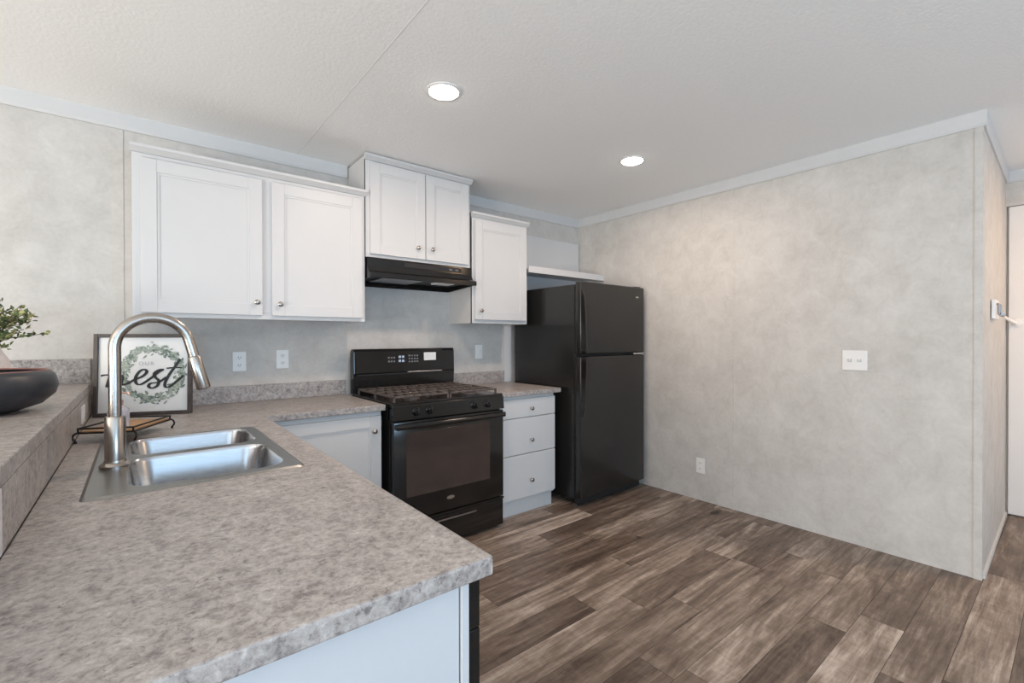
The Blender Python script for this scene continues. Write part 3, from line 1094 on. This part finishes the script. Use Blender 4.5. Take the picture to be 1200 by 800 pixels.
# ------------------------------------------------------------------ stove
def build_stove():
    x0, x1 = 1.100, 1.882
    yf, yb = 2.412, YB - 0.03
    zt = ZT
    root = thing('gas_range', 'black freestanding gas range with oven window between the two worktops', 'stove', ((x0 + x1) / 2, 2.77, 0))
    MB().box(x0, x1, yf + 0.045, yb, 0.035, zt - 0.012, 0.003).build('body', 'black', root)
    for sx in (x0 + 0.04, x1 - 0.04):
        for sy in (yf + 0.08, yb - 0.05):
            MB().lathe([(0.016, 0), (0.016, 0.01), (0.009, 0.012), (0.009, 0.036)], (sx, sy, 0.0), 'z', 14).build('foot', 'black_matte', root)
    # cooktop with a low raised lip
    mb = MB()
    mb.box(x0 - 0.002, x1 + 0.002, yf + 0.012, yb - 0.06, zt - 0.014, zt + 0.008, 0.006)
    ct = mb.build('cooktop', 'black', root)
    for bx, by, rr_ in ((1.285, 2.56, 0.05), (1.70, 2.56, 0.056), (1.285, 2.87, 0.042), (1.70, 2.87, 0.046), (1.491, 2.715, 0.04)):
        b = MB().lathe([(rr_, 0), (rr_, 0.006), (rr_ * .8, 0.010), (rr_ * .8, 0.016), (rr_ * .74, 0.020), (0.004, 0.021)], (bx, by, zt + 0.0075), 'z', 28).build('burner', 'iron', ct)
    # continuous cast iron grates
    for a, b in ((x0 + 0.025, 1.488), (1.494, x1 - 0.025)):
        mb = MB()
        ya, ybk = yf + 0.045, yb - 0.085
        z0, z1 = zt + 0.030, zt + 0.042
        t = 0.011
        mb.box(a, b, ya, ya + t, z0, z1, 0.002, 1)
        mb.box(a, b, ybk - t, ybk, z0, z1, 0.002, 1)
        mb.box(a, a + t, ya, ybk, z0, z1, 0.002, 1)
        mb.box(b - t, b, ya, ybk, z0, z1, 0.002, 1)
        ym = (ya + ybk) / 2
        mb.box(a, b, ym - t / 2, ym + t / 2, z0, z1, 0.002, 1)
        for f in (0.2, 0.35, 0.5, 0.65, 0.8):
            xx = a + (b - a) * f
            mb.box(xx - t / 2, xx + t / 2, ya, ybk, z0, z1, 0.002, 1)
        for yy in (ya + (ym - ya) * .5, ym + (ybk - ym) * .5):
            mb.box(a, b, yy - t / 2, yy + t / 2, z0, z1, 0.002, 1)
        for xx in (a, b - t):
            for yy in (ya, ybk - t, ym - t / 2):
                mb.box(xx, xx + t, yy, yy + t, zt + 0.008, z0 + 0.002)
        mb.build('grate', 'iron', root)
    # knob panel, leaning back
    mb = MB()
    mb.prism([(yf - 0.004, 0.790), (yf + 0.060, 0.790), (yf + 0.060, zt - 0.014), (yf + 0.016, zt - 0.004), (yf + 0.004, zt - 0.012)], 'x', x0, x1)
    kp = mb.build('control_panel', 'black', root)
    prof = [(0.026, 0), (0.026, 0.004), (0.021, 0.007), (0.019, 0.022), (0.016, 0.026), (0.003, 0.0265)]
    for kx in (1.243, 1.331, 1.648, 1.748):
        kb = MB()
        kb.lathe(prof, (kx, yf + 0.002, 0.832), 'y-', 24)
        kb.box(kx - 0.005, kx + 0.005, yf - 0.034, yf - 0.018, 0.814, 0.850, 0.002)
        kb.build('burner_knob', 'black', kp)
    # oven door
    zd0, zd1 = 0.213, 0.782
    d = MB().box(x0 + 0.004, x1 - 0.002, yf, yf + 0.042, zd0, zd1, 0.006, 3).build('oven_door', 'black', root)
    MB().box(1.180, 1.768, yf - 0.0015, yf + 0.004, 0.345, 0.715, 0.001).build('oven_window', 'glass_dark', d)
    # broad bar handle with end brackets
    hb = MB()
    p = []
    for k in range(13):
        f = k / 12
        xx = x0 + 0.012 + (x1 - x0 - 0.022) * f
        p.append((xx, yf - 0.026 - 0.016 * math.sin(PI * f), 0.755))
    rings = []
    for q in p:
        rings.append([(q[0], q[1] + 0.011 * math.cos(a), q[2] + 0.016 * math.sin(a)) for a in (2 * PI * k / 14 for k in range(14))])
    hb.loops(rings, True, True, True)
    hb.box(x0 + 0.008, x0 + 0.030, yf - 0.032, yf + 0.002, 0.742, 0.768, 0.004)
    hb.box(x1 - 0.030, x1 - 0.008, yf - 0.032, yf + 0.002, 0.742, 0.768, 0.004)
    hb.build('oven_handle', 'black', d)
    # small oval silver badge
    mb = MB()
    n = 24
    mb.loops([[(1.470 + 0.027 * math.cos(a), yf - 0.0005, 0.290 + 0.011 * math.sin(a)) for a in (2 * PI * k / n for k in range(n))],
              [(1.470 + 0.027 * math.cos(a), yf - 0.003, 0.290 + 0.011 * math.sin(a)) for a in (2 * PI * k / n for k in range(n))]], True, True, True)
    mb.build('badge', 'silver', d)
    # storage drawer with a scooped grip
    mb = MB()
    mb.box(x0 + 0.004, x1 - 0.002, yf + 0.004, yf + 0.044, 0.022, 0.190, 0.006, 3)
    mb.prism([(yf + 0.006, 0.190), (yf - 0.002, 0.196), (yf - 0.002, 0.204), (yf + 0.003, 0.207), (yf + 0.044, 0.206), (yf + 0.044, 0.188)], 'x', x0 + 0.004, x1 - 0.002)
    dr = mb.build('storage_drawer', 'black', root)
    mb = MB()
    mb.tube([(1.30, yf + 0.003, 0.160), (1.34, yf - 0.006, 0.163), (1.62, yf - 0.006, 0.163), (1.66, yf + 0.003, 0.160)], 0.005, 10)
    mb.build('drawer_grip', 'iron', dr)
    # back guard
    bx0, bx1 = 1.105, 1.880
    mb = MB()
    prof = [(yb - 0.062, zt + 0.004), (yb - 0.062, 1.005), (yb - 0.072, 1.020), (yb - 0.068, 1.165), (yb - 0.058, 1.182), (yb - 0.02, 1.182), (yb, 1.16), (yb, zt + 0.004)]
    mb.prism(prof, 'x', bx0, bx1)
    es = [e for e in mb.bm.edges if abs(e.verts[0].co.x - e.verts[1].co.x) < 1e-6]
    bmesh.ops.bevel(mb.bm, geom=es, offset=0.005, segments=2, profile=0.5, affect='EDGES')
    bgd = mb.build('back_guard', 'black', root)
    yp = yb - 0.071
    MB().box(bx0 + 0.02, bx1 - 0.02, yp - 0.004, yp + 0.004, 1.003, 1.012, 0.002).build('vent_strip', 'black_matte', bgd)
    MB().box(1.49, 1.77, yp - 0.006, yp + 0.002, 1.0125, 1.0195, 0.002).build('highlight_strip', 'silver', bgd)  # silver strip put in as the highlight along the vent slit

    def on_guard(mb_, xa, xb, za, zb, t=0.0016):
        mb_.prism([(yp - t + 0.004 * (za - 1.02) / 0.145, za), (yp + 0.002, za), (yp + 0.004, zb), (yp - t + 0.004 * (zb - 1.02) / 0.145, zb)], 'x', xa, xb)
    mb = MB()
    on_guard(mb, 1.30, 1.62, 1.075, 1.150, 0.0006)
    mb.build('display_panel', 'display_glass', bgd)
    def button(xa, xb_, za, zb_, mat):
        mb_ = MB()
        on_guard(mb_, xa, xb_, za, zb_)
        mb_.build('button', mat, bgd)
    for k in range(3):
        for j in range(2):
            button(1.345 + k * 0.020, 1.357 + k * 0.020, 1.088 + j * 0.026, 1.100 + j * 0.026, 'display')
    for k in range(4):
        for j in range(3):
            button(1.500 + k * 0.021, 1.513 + k * 0.021, 1.084 + j * 0.021, 1.094 + j * 0.021, 'display')
    for xa in (1.424, 1.449):
        for za in (1.088, 1.116):
            button(xa, xa + 0.018, za, za + 0.016, 'display_blue')
    mb = MB()
    on_guard(mb, 1.622, 1.722, 1.095, 1.152, 0.0012)
    st = mb.build('sticker', 'plate', bgd)
    st['label'] = 'white paper sticker'


build_stove()


def build_hood():
    x0, x1 = 1.1085, 1.886
    root = thing('range_hood', 'black under-cabinet range hood above the stove', 'hood', ((x0 + x1) / 2, YB, 1.6))
    mb = MB()
    # outer shell, open below: top, back, sloped front, two ends
    zt, zb = 1.7645, 1.612
    mb.box(x0, x1, 2.80, YB - 0.002, zt - 0.006, zt, 0.001)
    mb.box(x0, x1, YB - 0.012, YB - 0.002, zb, zt - 0.006)
    side = [(2.800, zt - 0.006), (2.800, 1.712), (2.776, 1.676), (2.752, 1.664), (2.752, 1.634), (YB - 0.012, zb), (YB - 0.012, zt - 0.006)]
    mb.prism(side, 'x', x0, x0 + 0.006)
    mb.prism(side, 'x', x1 - 0.006, x1)
    mb.build('shell', 'black', root)
    mb = MB()
    mb.prism([(2.800, zt - 0.006), (2.800, 1.712), (2.776, 1.676), (2.752, 1.664), (2.760, 1.660), (2.784, 1.672), (2.808, 1.710), (2.808, zt - 0.006)], 'x', x0 + 0.006, x1 - 0.006)
    mb.build('front_panel', 'black', root)
    MB().box(x0 - 0.001, x1 + 0.012, 2.744, 2.760, 1.632, 1.664, 0.004).build('front_lip', 'black', root)
    fm = MB().box(1.36, 1.80, 2.7975, 2.803, 1.722, 1.752, 0.001).build('switch_plate', 'black_matte', root)
    for xs in (1.70, 1.75):
        MB().box(xs, xs + 0.024, 2.794, 2.798, 1.731, 1.743, 0.001).build('rocker_switch', 'slot', fm)
    MB().box(x0 + 0.007, x1 - 0.007, 2.763, YB - 0.013, 1.650, 1.654).build('underside_pan', 'black_matte', root)
    MB().box(1.22, 1.50, 2.80, 3.05, 1.638, 1.648, 0.003).build('grease_filter', 'grey_metal', root)
    MB().box(1.62, 1.76, 2.82, 2.92, 1.636, 1.648, 0.006).build('lamp_cover', 'plate', root)


build_hood()


# ------------------------------------------------------------------ fridge
def build_fridge():
    x0, x1 = 2.514, 3.290
    y0 = 2.302
    root = thing('refrigerator', 'black top-freezer refrigerator standing in the corner against the right wall', 'fridge', ((x0 + x1) / 2, 2.7, 0))
    MB().box(x0 + 0.006, x1 - 0.004, y0 + 0.072, 3.075, 0.045, 1.655, 0.006).build('cabinet_body', 'black_soft', root)
    MB().box(x0 + 0.012, x1 - 0.012, y0 + 0.058, y0 + 0.073, 0.07, 1.648).build('door_gasket', 'black_matte', root)
    for za, zb, nm in ((1.137, 1.672, 'freezer_door'), (0.072, 1.117, 'fridge_door')):
        d = MB().box(x0, x1, y0, y0 + 0.060, za, zb, 0.012, 4).build(nm, 'black_soft', root)
        hb = MB()
        if nm == 'freezer_door':
            zs = [(1.600, 0.006), (1.56, 0.020), (1.45, 0.030), (1.30, 0.036), (1.20, 0.040), (1.155, 0.040)]
            blk = (1.140, 1.175)
        else:
            zs = [(0.68, 0.006), (0.72, 0.020), (0.82, 0.030), (0.95, 0.036), (1.06, 0.040), (1.10, 0.040)]
            blk = (1.080, 1.114)
        rings = []
        for z, dp in zs:
            a, b = x0 + 0.004, x0 + 0.026
            rings.append([(a, y0 + 0.004, z), (b, y0 + 0.004, z), (b + 0.002, y0 - dp, z), (a + 0.004, y0 - dp - 0.003, z)])
        hb.loops(rings, True, True, True)
        hb.box(x0 + 0.003, x0 + 0.040, y0 - 0.042, y0 + 0.004, *blk, 0.004)
        hb.build('handle', 'black', d)
        if nm == 'freezer_door':
            mb = MB()
            n = 20
            for cxx, cz, ra, rb in ((3.188, 1.588, 0.022, 0.007),):
                mb.loops([[(cxx + ra * math.cos(a), y0 - t, cz + rb * math.sin(a)) for a in (2 * PI * k / n for k in range(n))] for t in (-0.001, 0.0025)], True, True, True)
            mb.build('badge', 'silver', d)
    MB().box(3.145, x1 + 0.002, y0 - 0.003, y0 + 0.05, 1.1195, 1.1345, 0.003).build('middle_hinge', 'silver', root)
    MB().box(3.20, x1 - 0.006, y0 + 0.03, y0 + 0.12, 1.656, 1.682, 0.006).build('top_hinge_cover', 'black_matte', root)
    MB().box(x0 + 0.01, x1 - 0.01, y0 + 0.045, y0 + 0.07, 0.016, 0.068, 0.003).build('kick_grille', 'black_matte', root)
    for fx in (x0 + 0.045, x1 - 0.045):
        MB().lathe([(0.017, 0), (0.017, 0.012), (0.008, 0.014), (0.008, 0.05)], (fx, y0 + 0.06 + 0.035, 0), 'z', 14).build('levelling_foot', 'grey_metal', root)
        MB().lathe([(0.017, 0), (0.017, 0.012), (0.008, 0.014), (0.008, 0.05)], (fx, 3.02, 0), 'z', 14).build('levelling_foot', 'grey_metal', root)


build_fridge()


# ------------------------------------------------------------------ plates on the walls
def outlet_back(x, z, label, kind='outlet', grp=None):
    root = thing('wall_' + ('outlet' if kind == 'outlet' else 'switch'), label, 'outlet' if kind == 'outlet' else 'switch', (x, YB, z), 0, grp)
    MB().box(x - 0.035, x + 0.035, YB - 0.006, YB, z - 0.0575, z + 0.0575, 0.002).build('cover_plate', 'plate', root)
    if kind == 'outlet':
        for dz in (0.022, -0.022):
            so = MB().box(x - 0.016, x + 0.016, YB - 0.0075, YB - 0.004, z + dz - 0.014, z + dz + 0.014, 0.002).build('socket', 'plate', root)
            mb = MB()
            for dx in (-0.006, 0.006):
                mb.box(x + dx - 0.0015, x + dx + 0.0015, YB - 0.0082, YB - 0.007, z + dz - 0.003, z + dz + 0.007)
            mb.box(x - 0.002, x + 0.002, YB - 0.0082, YB - 0.007, z + dz - 0.010, z + dz - 0.006)
            mb.build('slots', 'slot', so)
    else:
        MB().box(x - 0.005, x + 0.005, YB - 0.018, YB - 0.005, z - 0.010, z + 0.012, 0.002).build('toggle', 'plate', root)


outlet_back(0.462, 1.119, 'white wall outlet right of the framed sign, leftmost on the back wall')
outlet_back(0.696, 1.126, 'white wall outlet nearer the stove, second on the back wall')
outlet_back(2.178, 1.144, 'white switch plate on the back wall between stove and fridge', 'switch')


def plates_right():
    y, z = 0.863, 1.115
    root = thing('wall_switch', 'wide white double switch plate on the right wall', 'switch', (XR, y, z))
    MB().box(XR - 0.006, XR, y - 0.063, y + 0.063, z - 0.060, z + 0.060, 0.002).build('cover_plate', 'plate', root)
    for dy in (-0.024, 0.024):
        MB().box(XR - 0.0072, XR - 0.005, y + dy - 0.010, y + dy + 0.010, z - 0.009, z + 0.009, 0.001).build('toggle_slot', 'plate_grey', root)
        MB().box(XR - 0.017, XR - 0.005, y + dy - 0.004, y + dy + 0.004, z - 0.006, z + 0.010, 0.0015).build('toggle', 'plate', root)
    y, z = 1.849, 0.267
    root = thing('wall_outlet', 'white wall outlet low on the right wall beside the fridge', 'outlet', (XR, y, z))
    MB().box(XR - 0.006, XR, y - 0.035, y + 0.035, z - 0.0575, z + 0.0575, 0.002).build('cover_plate', 'plate', root)
    for dz in (0.022, -0.022):
        so = MB().box(XR - 0.0075, XR - 0.004, y - 0.016, y + 0.016, z + dz - 0.014, z + dz + 0.014, 0.002).build('socket', 'plate', root)
        mb = MB()
        for dy in (-0.006, 0.006):
            mb.box(XR - 0.0082, XR - 0.007, y + dy - 0.0015, y + dy + 0.0015, z + dz - 0.003, z + dz + 0.007)
        mb.build('slots', 'slot', so)
    # fixture on the hall side wall
    x, z = 3.84, 1.412
    root = thing('wall_hook', 'small white plate with two grey prongs on the hall side wall', 'hook', (x, YE, z))
    MB().box(x - 0.10, x + 0.10, YE - 0.016, YE, z - 0.055, z + 0.055, 0.003).build('back_plate', 'plate', root)
    for dx in (-0.03, 0.06):
        MB().tube(smooth_path([(x + dx, YE - 0.014, z + 0.030), (x + dx, YE - 0.024, z + 0.026), (x + dx, YE - 0.025, z - 0.02), (x + dx, YE - 0.034, z - 0.036), (x + dx, YE - 0.037, z - 0.018)], 5), 0.006, 10).build('prong', 'grey_metal', root)
    # narrow plate on the bar splash
    y, z = 2.62, 0.940
    root = thing('wall_outlet', 'narrow white outlet plate on the laminate splash under the raised bar end', 'outlet', (BX, y, z))
    MB().box(BX, BX + 0.006, y - 0.0575, y + 0.0575, z - 0.035, z + 0.035, 0.002).build('cover_plate', 'plate', root)
    for dy in (-0.022, 0.022):
        MB().box(BX + 0.004, BX + 0.0075, y + dy - 0.014, y + dy + 0.014, z - 0.016, z + 0.016, 0.002).build('socket', 'plate', root)


plates_right()


# ------------------------------------------------------------------ recessed lamps
def downlight(x, y, label, power=LAMP_W, color=LAMP_C):
    root = thing('recessed_light', label, 'ceiling light', (x, y, ZC), 0, 'recessed ceiling lights')
    r = 0.070
    MB().lathe([(r + 0.012, 0.0), (r + 0.012, -0.004), (r, -0.007), (r - 0.003, -0.004), (r - 0.003, 0.0)], (x, y, ZC), 'z', 40, cap=False).build('trim_ring', 'plate', root)
    MB().lathe([(0.001, -0.020), (r * 0.4, -0.0185), (r * 0.75, -0.0135), (r * 0.93, -0.008), (r - 0.002, -0.001)], (x, y, ZC), 'z', 40).build('lens', 'lens', root)
    ld = bpy.data.lights.new('downlight_glow', 'AREA')
    ld.shape = 'DISK'
    ld.size = 0.145
    ld.energy = power
    ld.color = color
    o = bpy.data.objects.new('downlight_glow', ld)
    o.location = (0, 0, -0.026)
    o.parent = root
    col.objects.link(o)


downlight(1.122, 1.891, 'lit recessed ceiling light nearer the camera, above the stove approach')
downlight(2.516, 1.852, 'lit recessed ceiling light farther back, in front of the fridge')
downlight(4.05, -0.75, 'lit recessed ceiling light in the hall', HALL_W, HALL_C)
